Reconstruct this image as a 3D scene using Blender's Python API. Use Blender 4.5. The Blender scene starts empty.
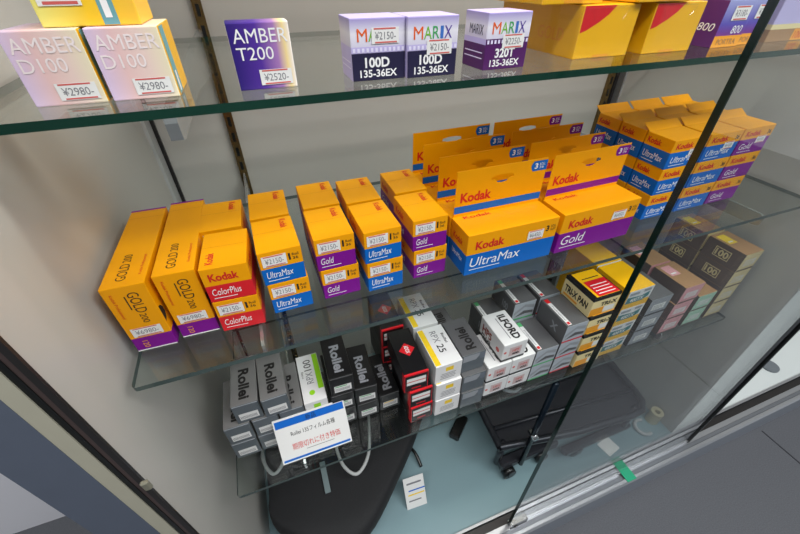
import bpy, bmesh, math, random
from mathutils import Vector, Matrix, Euler
random.seed(7)
sc = bpy.context.scene
col = sc.collection
PI = math.pi

# ------------------------------------------------------------------ materials
def srgb(r, g, b):
    def c(v):
        v /= 255.0
        return v / 12.92 if v <= 0.04045 else ((v + 0.055) / 1.055) ** 2.4
    return (c(r), c(g), c(b), 1.0)

MATS = {}
def mat(name, rgb, rough=0.45, metal=0.0, noise=0.05, scale=60.0, bump=0.0, spec=0.5, coat=0.0):
    if name in MATS: return MATS[name]
    m = bpy.data.materials.new(name); m.use_nodes = True
    nt = m.node_tree; N = nt.nodes; L = nt.links
    bs = N['Principled BSDF']
    bs.inputs['Roughness'].default_value = rough
    bs.inputs['Metallic'].default_value = metal
    bs.inputs['Specular IOR Level'].default_value = spec
    bs.inputs['Coat Weight'].default_value = coat
    tc = N.new('ShaderNodeTexCoord'); nz = N.new('ShaderNodeTexNoise')
    nz.inputs['Scale'].default_value = scale; nz.inputs['Detail'].default_value = 4
    L.new(tc.outputs['Object'], nz.inputs['Vector'])
    mx = N.new('ShaderNodeMix'); mx.data_type = 'RGBA'
    c = srgb(*rgb)
    mx.inputs[6].default_value = tuple(max(0, v * (1 - noise)) for v in c[:3]) + (1,)
    mx.inputs[7].default_value = tuple(min(1, v * (1 + noise)) for v in c[:3]) + (1,)
    L.new(nz.outputs['Fac'], mx.inputs[0]); L.new(mx.outputs[2], bs.inputs['Base Color'])
    if bump > 0:
        bp = N.new('ShaderNodeBump'); bp.inputs['Strength'].default_value = bump; bp.inputs['Distance'].default_value = 0.001
        L.new(nz.outputs['Fac'], bp.inputs['Height']); L.new(bp.outputs['Normal'], bs.inputs['Normal'])
    MATS[name] = m
    return m

def grad(name, stops, axis=0, lo=0.0, hi=1.0, rough=0.4, skew=0.0):
    """printed colour gradient across an object axis"""
    if name in MATS: return MATS[name]
    m = bpy.data.materials.new(name); m.use_nodes = True
    nt = m.node_tree; N = nt.nodes; L = nt.links
    bs = N['Principled BSDF']; bs.inputs['Roughness'].default_value = rough
    tc = N.new('ShaderNodeTexCoord'); sp = N.new('ShaderNodeSeparateXYZ')
    L.new(tc.outputs['Object'], sp.inputs[0])
    ad = N.new('ShaderNodeMath'); ad.operation = 'MULTIPLY_ADD'
    L.new(sp.outputs[2 if axis == 0 else 0], ad.inputs[0]); ad.inputs[1].default_value = skew
    L.new(sp.outputs[axis], ad.inputs[2])
    mr = N.new('ShaderNodeMapRange'); mr.inputs[1].default_value = lo; mr.inputs[2].default_value = hi
    L.new(ad.outputs[0], mr.inputs[0])
    cr = N.new('ShaderNodeValToRGB'); L.new(mr.outputs[0], cr.inputs[0])
    el = cr.color_ramp.elements
    while len(el) < len(stops): el.new(0.5)
    for e, (p, c) in zip(el, stops): e.position = p; e.color = srgb(*c)
    L.new(cr.outputs[0], bs.inputs['Base Color'])
    MATS[name] = m
    return m

def glass(name, tint, ior=1.5, rough=0.0):
    m = bpy.data.materials.new(name); m.use_nodes = True
    nt = m.node_tree; N = nt.nodes; L = nt.links
    for n in list(N): N.remove(n)
    out = N.new('ShaderNodeOutputMaterial'); mx = N.new('ShaderNodeMixShader')
    tr = N.new('ShaderNodeBsdfTransparent'); tr.inputs[0].default_value = tint + (1,)
    gl = N.new('ShaderNodeBsdfGlossy'); gl.inputs['Roughness'].default_value = rough
    gl.inputs[0].default_value = (1, 1, 1, 1)
    # Schlick-like fresnel working the same from both sides of the sheet
    lw = N.new('ShaderNodeLayerWeight'); lw.inputs[0].default_value = 0.5
    pw = N.new('ShaderNodeMath'); pw.operation = 'POWER'; pw.inputs[1].default_value = 5.0
    L.new(lw.outputs['Facing'], pw.inputs[0])
    ma = N.new('ShaderNodeMath'); ma.operation = 'MULTIPLY_ADD'; ma.inputs[1].default_value = 0.92; ma.inputs[2].default_value = 0.04
    L.new(pw.outputs[0], ma.inputs[0])
    L.new(ma.outputs[0], mx.inputs[0]); L.new(tr.outputs[0], mx.inputs[1]); L.new(gl.outputs[0], mx.inputs[2])
    L.new(mx.outputs[0], out.inputs[0])
    MATS[name] = m
    return m

YEL = mat('carton_yellow', (238, 160, 0), 0.42, noise=0.03, spec=0.3)
YEL2 = mat('carton_deep_yellow', (240, 182, 20), 0.3, noise=0.04)
BLU = mat('carton_blue', (4, 100, 188), 0.42, noise=0.03, spec=0.3)
PUR = mat('carton_purple', (122, 14, 138), 0.42, noise=0.03, spec=0.3)
RED = mat('carton_red', (214, 30, 40), 0.38, noise=0.03)
TRED = mat('ink_red', (205, 30, 25), 0.5)
WHT = mat('carton_white', (226, 226, 226), 0.4, noise=0.02)
INKW = mat('ink_white', (238, 238, 238), 0.5, noise=0.01)
BLK = mat('carton_black', (17, 17, 19), 0.35, noise=0.05)
INKB = mat('ink_black', (28, 26, 26), 0.5)
INKG = mat('ink_grey', (125, 125, 130), 0.6)
PINK = mat('ink_pale_red', (205, 95, 90), 0.5)
GREY = mat('carton_grey', (118, 117, 116), 0.35, noise=0.04)
LGREY = mat('carton_light_grey', (150, 154, 160), 0.3, noise=0.05)
SLATE = mat('carton_slate', (90, 98, 104), 0.35, noise=0.05)
DSLATE = mat('carton_dark_slate', (92, 92, 94), 0.35, noise=0.05)
LABEL = mat('sticker_paper', (228, 228, 226), 0.6, noise=0.02)
LIME = mat('carton_lime', (150, 215, 30), 0.4)
PYEL = mat('carton_lemon', (242, 205, 40), 0.4)
TEAL = mat('carton_teal', (40, 120, 125), 0.4)
ORANGE = mat('carton_orange', (238, 160, 40), 0.4)
TAN = mat('carton_tan', (165, 125, 85), 0.45)
BROWN = mat('carton_brown', (92, 72, 62), 0.45)
CREAM = mat('carton_cream', (232, 214, 160), 0.4)
GREEN = mat('ink_green', (80, 175, 110), 0.45)
MINT = mat('carton_mint', (175, 215, 190), 0.45)
ROSE = mat('carton_rose', (222, 160, 165), 0.45)
LIL = mat('carton_lilac', (190, 180, 225), 0.4)
NAVY = mat('carton_navy', (34, 30, 62), 0.4)
PERF = mat('ink_perforation', (225, 220, 245), 0.4)
ALU = mat('aluminium', (205, 208, 212), 0.3, metal=0.85, noise=0.04)
ALUW = mat('aluminium_bright', (180, 183, 188), 0.3, metal=0.75, noise=0.03)
DARKM = mat('dark_metal', (48, 46, 46), 0.4, metal=0.4)
BLKRUB = mat('black_rubber', (16, 18, 18), 0.35)
CHROME = mat('chrome', (215, 215, 215), 0.12, metal=1.0, noise=0.02)
BAGM = mat('black_nylon', (22, 23, 26), 0.8, bump=0.5, scale=350, noise=0.15)
CARTM = mat('dark_plastic', (38, 39, 44), 0.35, noise=0.1)
CARTD = mat('dark_steel', (48, 50, 56), 0.3, metal=0.5)
ROPE = mat('pale_cord', (175, 178, 178), 0.7)
BLUETXT = mat('ink_sign_blue', (12, 100, 195), 0.5)
EDGE = mat('glass_green_edge', (12, 52, 40), 0.12, noise=0.25, scale=25, spec=0.6)
EDGE2 = mat('glass_grey_edge', (70, 84, 82), 0.12, noise=0.25, scale=25, spec=0.6)
DEDGE = mat('glass_dark_edge', (6, 30, 24), 0.15, noise=0.2)
SHELFG = glass('shelf_glass', (0.90, 0.93, 0.92))
DOORG = glass('door_glass', (0.95, 0.97, 0.97))

def wallmat(name, rgb, rough=0.55, noise=0.04, scale=3, spec=0.4):
    return mat(name, rgb, rough, noise=noise, scale=scale, spec=spec)

# ------------------------------------------------------------------ text cache
TXT = {}
def text_geo(s, shear=0.0, bold=0.0):
    k = (s, shear, bold)
    if k in TXT: return TXT[k]
    cu = bpy.data.curves.new('t', 'FONT'); cu.body = s; cu.size = 1.0
    cu.shear = shear; cu.offset = bold; cu.resolution_u = 3; cu.fill_mode = 'FRONT'
    ob = bpy.data.objects.new('t', cu); col.objects.link(ob)
    dg = bpy.context.evaluated_depsgraph_get(); dg.update()
    me = ob.evaluated_get(dg).to_mesh()
    vs = [v.co.copy() for v in me.vertices]; fs = [tuple(p.vertices) for p in me.polygons]
    ob.evaluated_get(dg).to_mesh_clear()
    bpy.data.objects.remove(ob); bpy.data.curves.remove(cu)
    if vs:
        x0 = min(v.x for v in vs); x1 = max(v.x for v in vs); y0 = min(v.y for v in vs); y1 = max(v.y for v in vs)
        vs = [((v.x - x0) / max(x1 - x0, 1e-6), (v.y - y0) / max(y1 - y0, 1e-6)) for v in vs]
    TXT[k] = (vs, fs)
    return TXT[k]

# ------------------------------------------------------------------ mesh builder
class MB:
    def __init__(s): s.v = []; s.f = []; s.m = []; s.mats = []
    def mi(s, m):
        if m not in s.mats: s.mats.append(m)
        return s.mats.index(m)
    def face(s, pts, m):
        i = len(s.v); s.v += [tuple(p) for p in pts]; s.f.append(tuple(range(i, i + len(pts)))); s.m.append(s.mi(m))
    def box(s, x0, y0, z0, x1, y1, z1, m, top=None, bev=0.0, front=None, left=None, right=None):
        bm = bmesh.new(); bmesh.ops.create_cube(bm, size=1.0)
        for v in bm.verts:
            v.co = Vector((x0 + (v.co.x + .5) * (x1 - x0), y0 + (v.co.y + .5) * (y1 - y0), z0 + (v.co.z + .5) * (z1 - z0)))
        bm.normal_update()
        for f in bm.faces:
            n = f.normal; mm = m
            if n.z > .9 and top: mm = top
            if n.y < -.9 and front: mm = front
            if n.x < -.9 and left: mm = left
            if n.x > .9 and right: mm = right
            f.material_index = s.mi(mm)
        if bev > 0: bmesh.ops.bevel(bm, geom=list(bm.edges), offset=bev, segments=1, affect='EDGES', clamp_overlap=True)
        s.add_bm(bm)
    def add_bm(s, bm, M=None):
        i = len(s.v); bm.verts.ensure_lookup_table()
        for v in bm.verts: s.v.append(tuple(M @ v.co if M else v.co))
        for f in bm.faces: s.f.append(tuple(i + v.index for v in f.verts)); s.m.append(f.material_index)
        bm.free()
    def carton(s, W, D, H, bands, top, bev=0.0007, bottom=None):
        """bands: list of (z_top_fraction, {'f':mat,'s':mat}) from bottom up; centred in x and y, base at z=0"""
        bm = bmesh.new(); bmesh.ops.create_cube(bm, size=1.0)
        for v in bm.verts: v.co = Vector((v.co.x * W, v.co.y * D, (v.co.z + .5) * H))
        bmesh.ops.bevel(bm, geom=list(bm.edges), offset=bev, segments=2, profile=0.6, affect='EDGES')
        for b in bands[:-1]:
            bmesh.ops.bisect_plane(bm, geom=list(bm.verts) + list(bm.edges) + list(bm.faces), plane_co=(0, 0, b[0] * H), plane_no=(0, 0, 1))
        bm.normal_update()
        for f in bm.faces:
            c = f.calc_center_median(); n = f.normal
            if n.z > 0.7 and c.z > H - bev * 1.01: f.material_index = s.mi(top); continue
            for fr, mm in bands:
                if c.z <= fr * H + 1e-7:
                    k = 'f' if abs(n.y) > abs(n.x) else 's'
                    f.material_index = s.mi(mm[k] if isinstance(mm, dict) else mm); break
        bm.verts.index_update(); s.add_bm(bm)
        s.dim = (W, D, H)
    def frame(s, side, dim=None):
        W, D, H = dim or s.dim; e = 0.00012
        return {'front': (Vector((-W/2, -D/2 - e, 0)), Vector((1, 0, 0)), Vector((0, 0, 1))),
                'back': (Vector((W/2, D/2 + e, 0)), Vector((-1, 0, 0)), Vector((0, 0, 1))),
                'top': (Vector((-W/2, -D/2, H + e)), Vector((1, 0, 0)), Vector((0, 1, 0))),
                'left': (Vector((-W/2 - e, D/2, 0)), Vector((0, -1, 0)), Vector((0, 0, 1))),
                'right': (Vector((W/2 + e, -D/2, 0)), Vector((0, 1, 0)), Vector((0, 0, 1)))}[side]
    def rect(s, fr, u, v, w, h, m, lift=0.0, skew=0.0):
        O, U, V = fr; n = U.cross(V) * lift
        s.face([O + n + U * u + V * v, O + n + U * (u + w) + V * v, O + n + U * (u + w + skew) + V * (v + h), O + n + U * (u + skew) + V * (v + h)], m)
    def poly(s, fr, pts, m, lift=0.0):
        O, U, V = fr; n = U.cross(V) * lift
        s.face([O + n + U * a + V * b for a, b in pts], m)
    def text(s, fr, t, u, v, w, h, m, rot=0, shear=0.0, bold=0.0, lift=0.0001):
        O, U, V = fr; n = U.cross(V) * lift
        vs, fs = text_geo(t, shear, bold); i = len(s.v)
        for x, y in vs:
            if rot == 0: a, b = u + x * w, v + y * h
            elif rot == 90: a, b = u + (1 - y) * w, v + x * h
            elif rot == -90: a, b = u + y * w, v + (1 - x) * h
            else: a, b = u + (1 - x) * w, v + (1 - y) * h
            s.v.append(tuple(O + n + U * a + V * b))
        k = s.mi(m)
        for f in fs: s.f.append(tuple(i + j for j in f)); s.m.append(k)
    def tube(s, pts, r, m, seg=10, caps=True):
        pts = [Vector(p) for p in pts]; rs = r if isinstance(r, (list, tuple)) else [r] * len(pts)
        rings = []; up = Vector((0, 0, 1))
        prev = None
        for k, p in enumerate(pts):
            d = (pts[min(k + 1, len(pts) - 1)] - pts[max(k - 1, 0)]).normalized()
            a = prev if prev is not None else (up if abs(d.z) < .9 else Vector((1, 0, 0)))
            a = (a - d * a.dot(d)).normalized(); b = d.cross(a); prev = a
            i = len(s.v)
            for j in range(seg):
                t = 2 * PI * j / seg; s.v.append(tuple(p + (a * math.cos(t) + b * math.sin(t)) * rs[k]))
            rings.append(i)
        mi = s.mi(m)
        for q in range(len(rings) - 1):
            for j in range(seg):
                s.f.append((rings[q] + j, rings[q] + (j + 1) % seg, rings[q+1] + (j + 1) % seg, rings[q+1] + j)); s.m.append(mi)
        if caps:
            s.f.append(tuple(rings[0] + j for j in reversed(range(seg)))); s.m.append(mi)
            s.f.append(tuple(rings[-1] + j for j in range(seg))); s.m.append(mi)
    def cyl(s, p0, p1, r, m, seg=20): s.tube([p0, p1], r, m, seg)
    def prism(s, pts, z0, z1, m, side=None, bev=0.0):
        bm = bmesh.new(); vs = [bm.verts.new((x, y, z0)) for x, y in pts]; f = bm.faces.new(vs)
        r = bmesh.ops.extrude_face_region(bm, geom=[f])
        for v in r['geom']:
            if isinstance(v, bmesh.types.BMVert): v.co.z = z1
        bmesh.ops.recalc_face_normals(bm, faces=bm.faces)
        if bev: bmesh.ops.bevel(bm, geom=list(bm.edges), offset=bev, segments=3, affect='EDGES')
        bm.normal_update()
        for f in bm.faces: f.material_index = s.mi(m if abs(f.normal.z) > .9 or side is None else side)
        bm.verts.index_update(); s.add_bm(bm)
    def build(s, name, parent=None, smooth=False):
        me = bpy.data.meshes.new(name); me.from_pydata(s.v, [], s.f); me.update()
        for m in s.mats: me.materials.append(m)
        me.polygons.foreach_set('material_index', s.m)
        if smooth: me.polygons.foreach_set('use_smooth', [True] * len(me.polygons))
        me.update()
        o = bpy.data.objects.new(name, me); col.objects.link(o)
        if parent: o.parent = parent
        return o

def tag(o, label=None, cat=None, group=None, kind=None):
    if label: o['label'] = label
    if cat: o['category'] = cat
    if group: o['group'] = group
    if kind: o['kind'] = kind
    return o
def empty(name, loc=(0, 0, 0), rz=0):
    o = bpy.data.objects.new(name, None); col.objects.link(o); o.location = loc; o.rotation_euler = (0, 0, rz); o.empty_display_size = .02
    return o

USED = set()
def place(proto, x, y, z, label, group, yaw=0.0, cat='film box'):
    """x = left edge, y = front edge, z = base"""
    if proto.name not in USED:
        USED.add(proto.name); o = proto
    else:
        o = proto.copy(); col.objects.link(o)
        for ch in list(proto.children):
            c = ch.copy(); col.objects.link(c); c.parent = o
    W, D, H = proto['dim']
    o.location = (x + W / 2, y + D / 2, z); o.rotation_euler = (0, 0, math.radians(yaw))
    tag(o, label, cat, group)
    return o
PROTOS = []
def proto(mb, name):
    o = mb.build(name); o['dim'] = mb.dim; PROTOS.append(o); return o

# ------------------------------------------------------------------ stickers
def sticker(parent, dim, side, u, v, w, h, price, name='price_sticker'):
    s = MB(); fr = s.frame(side, dim)
    s.rect(fr, u, v, w, h, LABEL, 0.0003)
    s.rect(fr, u + w * .08, v + h * .88, w * .8, h * .09, PINK, 0.0004)
    s.rect(fr, u + w * .12, v + h * .04, w * .8, h * .09, PINK, 0.0004)
    if price: s.text(fr, price, u + w * .12, v + h * .26, w * .76, h * .48, INKG, lift=0.0004)
    return s.build(name, parent)

# ------------------------------------------------------------------ carton kinds
def single(band, word, kind='a'):
    W, D, H = .038, .056, .0365
    b = MB(); b.carton(W, D, H, [(.5, band), (1, YEL)], YEL)
    f = b.frame('front'); t = b.frame('top'); l = b.frame('left'); r = b.frame('right')
    b.text(f, word, W*.1, H*.20, W*(.62 if len(word) > 5 else .32), H*.2, INKW, shear=.15)
    b.rect(f, W*.1, H*.11, W*.5, H*.02, INKW, .0001)
    if kind == 'a':
        b.text(f, '1', W*.68, H*.64, W*.045, H*.2, INKB, bold=.0)
        b.text(f, 'Roll', W*.77, H*.75, W*.15, H*.08, INKB); b.text(f, '36', W*.77, H*.64, W*.13, H*.08, INKB)
    else:
        b.text(f, 'Kodak', W*.14, H*.62, W*.62, H*.22, TRED, bold=.03)
    b.text(t, 'Kodak', W*(.68 if kind == 'a' else .12), D*(.62 if kind == 'a' else .1), W*.17, D*.3, TRED, rot=-90 if kind == 'a' else 90, bold=.02)
    b.rect(t, 0, D*.56, W, .0003, mat('crease', (190, 120, 10)), .0001)
    b.text(l, 'Kodak', D*.15, H*.62, D*.4, H*.22, TRED, bold=.02); b.text(l, word, D*.15, H*.18, D*.4, H*.18, INKW)
    b.text(r, 'Kodak', D*.15, H*.62, D*.4, H*.22, TRED, bold=.02)
    o = proto(b, 'film_box')
    if kind == 'a': sticker(o, b.dim, 'front', W*.07, H*.56, W*.56, H*.32, '¥2150-')
    return o

def multi(band, word):
    W, D, H = .113, .039, .0525
    b = MB(); b.carton(W, D, H, [(.52, band), (1, YEL)], YEL)
    f = b.frame('front'); t = b.frame('top'); l = b.frame('left')
    b.text(f, word, W*.05, H*.2, W*(.56 if len(word) > 5 else .3), H*.23, INKW, shear=.15)
    b.rect(f, W*.05, H*.12, W*.34, H*.018, INKW, .0001)
    b.text(f, 'Kodak', W*.09, H*.62, W*.31, H*.2, TRED, bold=.03)
    b.text(f, '3', W*.865, H*.7, W*.035, H*.14, INKB, bold=.03); b.text(f, 'ROLL', W*.92, H*.78, W*.055, H*.06, INKB); b.text(f, '36 EXP', W*.92, H*.7, W*.055, H*.06, INKB)
    b.text(t, 'Kodak', W*.1, D*.8, W*.3, D*.14, TRED, bold=.02)
    b.text(l, 'Kodak', D*.2, H*.65, D*.55, H*.15, TRED, bold=.02); b.text(l, word, D*.2, H*.28, D*.6, H*.12, INKW)
    o = proto(b, 'film_multipack')
    # hang tab with euro slot
    h0, h1 = H, .1055
    T = MB(); bm = bmesh.new()
    outer = [(-W/2+.0015, h0-.004), (W/2-.0015, h0-.004), (W/2-.0015, h1), (-W/2+.0015, h1)]
    hole = [(-.014, .0905), (-.008, .0895), (-.006, .0865), (0, .0855), (.006, .0865), (.008, .0895), (.014, .0905), (.013, .0935), (.005, .095), (-.005, .095), (-.013, .0935)]
    ov = [bm.verts.new((x, 0, z)) for x, z in outer]; hv = [bm.verts.new((x, 0, z)) for x, z in hole]
    es = [bm.edges.new((a[i], a[(i+1) % len(a)])) for a in (ov, hv) for i in range(len(a))]
    bmesh.ops.triangle_fill(bm, edges=es, use_beauty=True)
    r = bmesh.ops.extrude_face_region(bm, geom=list(bm.faces))
    for v in r['geom']:
        if isinstance(v, bmesh.types.BMVert): v.co.y += .0006
    bmesh.ops.recalc_face_normals(bm, faces=bm.faces)
    for v in bm.verts: v.co.y += D/2 - .0008
    k = T.mi(YEL); bm.verts.index_update()
    T.add_bm(bm)
    fr = (Vector((-W/2, D/2 - .0008 - .00012, 0)), Vector((1, 0, 0)), Vector((0, 0, 1)))
    T.rect(fr, .0016, h0 + .004, W-.0032, .0085, band)
    T.text(fr, 'Kodak', W*.07, h0+.0165, W*.33, .0115, TRED, bold=.03)
    T.poly(fr, [(W*.83, h1-.0135), (W-.0016, h1-.0135), (W-.0016, h1-.002), (W*.83, h1-.002), (W*.81, h1-.005), (W*.805, h1-.008), (W*.815, h1-.011)], band)
    T.text(fr, '3', W*.845, h1-.011, W*.035, .0065, INKW, bold=.03); T.text(fr, 'ROLL', W*.9, h1-.0075, W*.06, .003, INKW); T.text(fr, '36', W*.9, h1-.011, W*.05, .003, INKW)
    T.build('hang_tab', o)
    sticker(o, b.dim, 'front', W*.66, H*.57, W*.18, H*.22, '¥6450-')
    return o

def triple(band, word):
    W, D, H = .0575, .0385, .0355
    b = MB(); b.carton(W, D, H, [(.58, band), (1, YEL)], YEL)
    for side, wd in (('front', W), ('left', D)):
        f = b.frame(side)
        b.text(f, word, wd*.1, H*.2, wd*(.72 if len(word) > 5 else .4), H*.22, INKW, shear=.15)
        b.rect(f, wd*.1, H*.1, wd*.45, H*.02, INKW, .0001)
        b.text(f, 'Kodak', wd*.1, H*.68, wd*.5, H*.2, TRED, bold=.03)
    b.text(b.frame('front'), '36', W*.82, H*.68, W*.12, H*.16, INKB, bold=.02)
    return proto(b, 'film_box')
def with_tab(base, name='film_box'):
    o = base.copy(); col.objects.link(o); W, D, H = base['dim']; o['dim'] = (W, D, H); PROTOS.append(o)
    t = MB(); t.box(-W/2+.001, D/2-.0012, H-.001, W/2-.001, D/2-.0006, H+.013, YEL)
    f = (Vector((-W/2, D/2-.0013, H)), Vector((1, 0, 0)), Vector((0, 0, 1)))
    h = t.build('hang_tab', o)
    h.rotation_euler = (math.radians(-28), 0, 0); h.location = (0, -.0005 + (H)*math.sin(math.radians(-28))*-1*0 , 0)
    # lean the tab back about its fold
    R = Matrix.Translation((0, D/2-.001, H)) @ Matrix.Rotation(math.radians(-57), 4, 'X') @ Matrix.Translation((0, -(D/2-.001), -H))
    h.rotation_euler = (0, 0, 0); h.location = (0, 0, 0); h.data.transform(R)
    sticker(o, base['dim'], 'front', W*.55, H*.38, W*.3, H*.26, '¥6450-')
    return o

def gold120():
    W, D, H = .032, .128, .0725
    b = MB(); b.carton(W, D, H, [(.22, PUR), (1, YEL)], YEL)
    f = b.frame('front'); t = b.frame('top'); r = b.frame('right')
    DK = mat('ink_dark_brown', (60, 40, 20), .5)
    b.text(f, 'GOLD', W*.5, H*.6, W*.26, H*.3, DK, rot=-90); b.text(f, '200', W*.52, H*.44, W*.16, H*.14, DK, rot=-90)
    b.text(f, 'Kodak Professional', W*.14, H*.55, W*.07, H*.36, TRED, rot=-90)
    b.rect(f, W*.42, H*.66, W*.03, H*.2, DK, .0001)
    b.text(f, '120', W*.22, H*.05, W*.14, H*.11, ORANGE, rot=-90)
    b.text(t, 'GOLD', W*.3, D*.06, W*.24, D*.18, DK, rot=90); b.text(t, '200', W*.32, D*.26, W*.2, D*.09, DK, rot=90)
    b.text(t, 'Kodak Professional', W*.8, D*.1, W*.07, D*.22, TRED, rot=90)
    b.rect(t, 0, D*.975, W, D*.024, PUR); b.rect(t, 0, D*.86, W, .0003, MATS.get('crease') or mat('crease', (190, 120, 10)), .0001)
    b.poly(r, [(0.001, H*.62), (.005, H*.6), (.008, H*.54), (.008, H*.46), (.005, H*.4), (0.001, H*.38)], mat('ink_dark_hole', (40, 24, 10), .8))
    b.rect(f, 0.0003, 0.0003, W-.0006, .0012, INKW, .0001)
    o = proto(b, 'film_pack')
    sticker(o, b.dim, 'front', W*.12, H*.24, W*.72, H*.14, '¥6980-')
    return o

def amber(dark):
    W, D, H = .0345, (.016 if dark else .038), .0352
    b = MB()
    if dark: m = grad('print_violet_cream', [(0, (40, 22, 110)), (.45, (80, 45, 150)), (.75, (165, 120, 180)), (.9, (240, 215, 150)), (1, (245, 235, 225))], 0, -.017, .017)
    else: m = grad('print_rose_cream', [(0, (215, 195, 225)), (.35, (228, 192, 190)), (.7, (230, 205, 196)), (1, (232, 222, 190))], 0, -.017, .017)
    b.carton(W, D, H, [(1, {'f': m, 's': YEL2 if not dark else WHT})], m)
    f = b.frame('front'); r = b.frame('right')
    b.text(f, 'AMBER', W*.07, H*.71, W*.88, H*.2, INKW if dark else mat('ink_white_hazed', (238, 226, 226)), bold=.0)  # pale boxes: white lettering dulled in colour to imitate glass haze
    b.text(f, 'T200' if dark else 'D100', W*.08, H*.46, W*.6, H*.19, INKW if dark else MATS['ink_white_hazed'])
    if not dark:
        b.rect(r, D*.08, 0.0007, D*.3, H-.0014, mat('print_teal_strip', (105, 160, 168))); b.rect(r, D*.17, H*.05, D*.1, H*.3, INKW, .0001)
    o = proto(b, 'film_box')
    sticker(o, b.dim, 'front', W*.38, H*.07, W*.55, H*.24, '¥2520-' if dark else '¥2980-')
    return o
def amber_top():
    W, D, H = .045, .036, .036
    b = MB(); m = grad('print_lemon', [(0, (235, 225, 120)), (.5, (245, 200, 40)), (1, (240, 190, 60))], 0, -.02, .02)
    b.carton(W, D, H, [(1, m)], m)
    f = b.frame('front'); b.rect(f, W*.62, .0005, W*.16, H-.001, MATS['print_teal_strip']); b.rect(f, W*.66, H*.1, W*.07, H*.4, INKW, .0001)
    o = proto(b, 'film_box'); sticker(o, b.dim, 'front', W*.06, H*.25, W*.42, H*.4, '¥2980-'); return o

def marix(tone, code, low_sticker=True):
    W, D, H = .0362, .030, .0352
    b = MB(); up = grad('print_lilac_white', [(0, (205, 200, 222)), (.5, (228, 226, 236)), (1, (150, 135, 200))], 2, .018, .0358)
    low = NAVY if tone == 'navy' else mat('carton_plum', (78, 24, 92), .4)
    b.carton(W, D, H, [(.46, {'f': low, 's': low if tone != 'navy' else LIL}), (.56, {'f': low if tone != 'navy' else LIL, 's': LIL}), (1, up)], LIL)
    f = b.frame('front'); l = b.frame('left')
    for i in range(12): b.rect(f, W*(.03 + i*.082), H*.475, W*.045, H*.065, PERF, .0001)
    for i, (c, rgb) in enumerate(zip('MARIX', ((225, 95, 30), (120, 185, 60), (60, 160, 90), (60, 110, 190), (80, 50, 150)))):
        b.text(f, c, W*(.12 + [0, .2, .37, .52, .6][i]), H*.64, W*[.18, .15, .13, .06, .15][i], H*.2, mat('ink_rainbow_%s' % c, rgb))
    b.text(f, code, W*.24, H*.22, W*.46, H*.17, INKW, bold=.03); b.text(f, '135-36EX', W*.14, H*.06, W*.7, H*.13, INKW, bold=.02)
    b.rect(l, D*.1, H*.2, D*.8, H*.02, PERF); b.rect(l, D*.1, H*.3, D*.8, H*.02, PERF)
    if tone != 'navy': b.text(l, 'MARIX', D*.25, H*.62, D*.6, H*.17, NAVY)
    o = proto(b, 'film_box')
    sticker(o, b.dim, 'front', W*.38, H*.38 if low_sticker else H*.6, W*.5, H*.25, '¥2250-' if tone != 'navy' else '¥2150-')
    return o

def wrapped():
    W, D, H = .056, .11, .0365
    b = MB(); b.carton(W, D, H, [(1, YEL2)], YEL2)
    f = b.frame('front'); l = b.frame('left')
    b.poly(f, [(.0008, H*.5), (W*.12, H*.55), (W*.3, H*.68), (W*.45, H*.82), (W*.56, H*.985), (.0008, H*.985)], RED)
    b.rect(f, W*.35, .0006, W*.3, H*.05, ORANGE)
    b.text(l, 'GOLD', D*.55, H*.3, D*.3, H*.25, ORANGE)
    o = proto(b, 'film_pack')
    w = MB(); w.box(-W/2-.0005, -D/2-.0006, -0.0, W/2+.0005, D/2+.0005, H+.0005, WRAP, bev=.001)
    for i, (a, c) in enumerate((((-.027, .034), (.018, .0345)), ((-.02, .033), (-.016, .026)), ((.017, .033), (.012, .027)))):
        w.tube([(a[0], -D/2-.0008, a[1]), ((a[0]+c[0])/2, -D/2-.0012, (a[1]+c[1])/2+.0006), (c[0], -D/2-.0008, c[1])], .0003, WRAP, 6)
    w.build('plastic_wrap', o)
    return o
def portra():
    W, D, H = .0355, .1, .0365
    b = MB(); m = grad('print_periwinkle', [(0, (120, 45, 130)), (.35, (90, 80, 175)), (1, (160, 165, 215))], 2, .009, .0365)
    b.carton(W, D, H, [(.26, {'f': ORANGE, 's': mat('carton_violet', (88, 40, 110))}), (1, {'f': m, 's': MATS['carton_violet']})], m)
    f = b.frame('front'); l = b.frame('left')
    b.text(f, 'PORTRA', W*.14, H*.07, W*.7, H*.12, TAN); b.text(f, '800', W*.5, H*.3, W*.38, H*.17, INKW, shear=.2)
    b.text(l, '800', D*.8, H*.35, D*.16, H*.17, INKW, shear=.2)
    o = proto(b, 'film_box'); sticker(o, b.dim, 'front', W*.3, H*.58, W*.58, H*.3, '¥3180-'); return o
def pale_pack():
    W, D, H = .06, .08, .036
    b = MB(); b.carton(W, D, H, [(.3, {'f': TAN, 's': TAN}), (.42, {'f': CREAM, 's': CREAM}), (1, {'f': LIL, 's': LIL})], LIL)
    f = b.frame('front'); b.text(f, '100', W*.66, H*.06, W*.2, H*.17, TRED); b.rect(f, W*.62, .0005, W*.36, H*.28, ORANGE)
    return proto(b, 'film_box')

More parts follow.
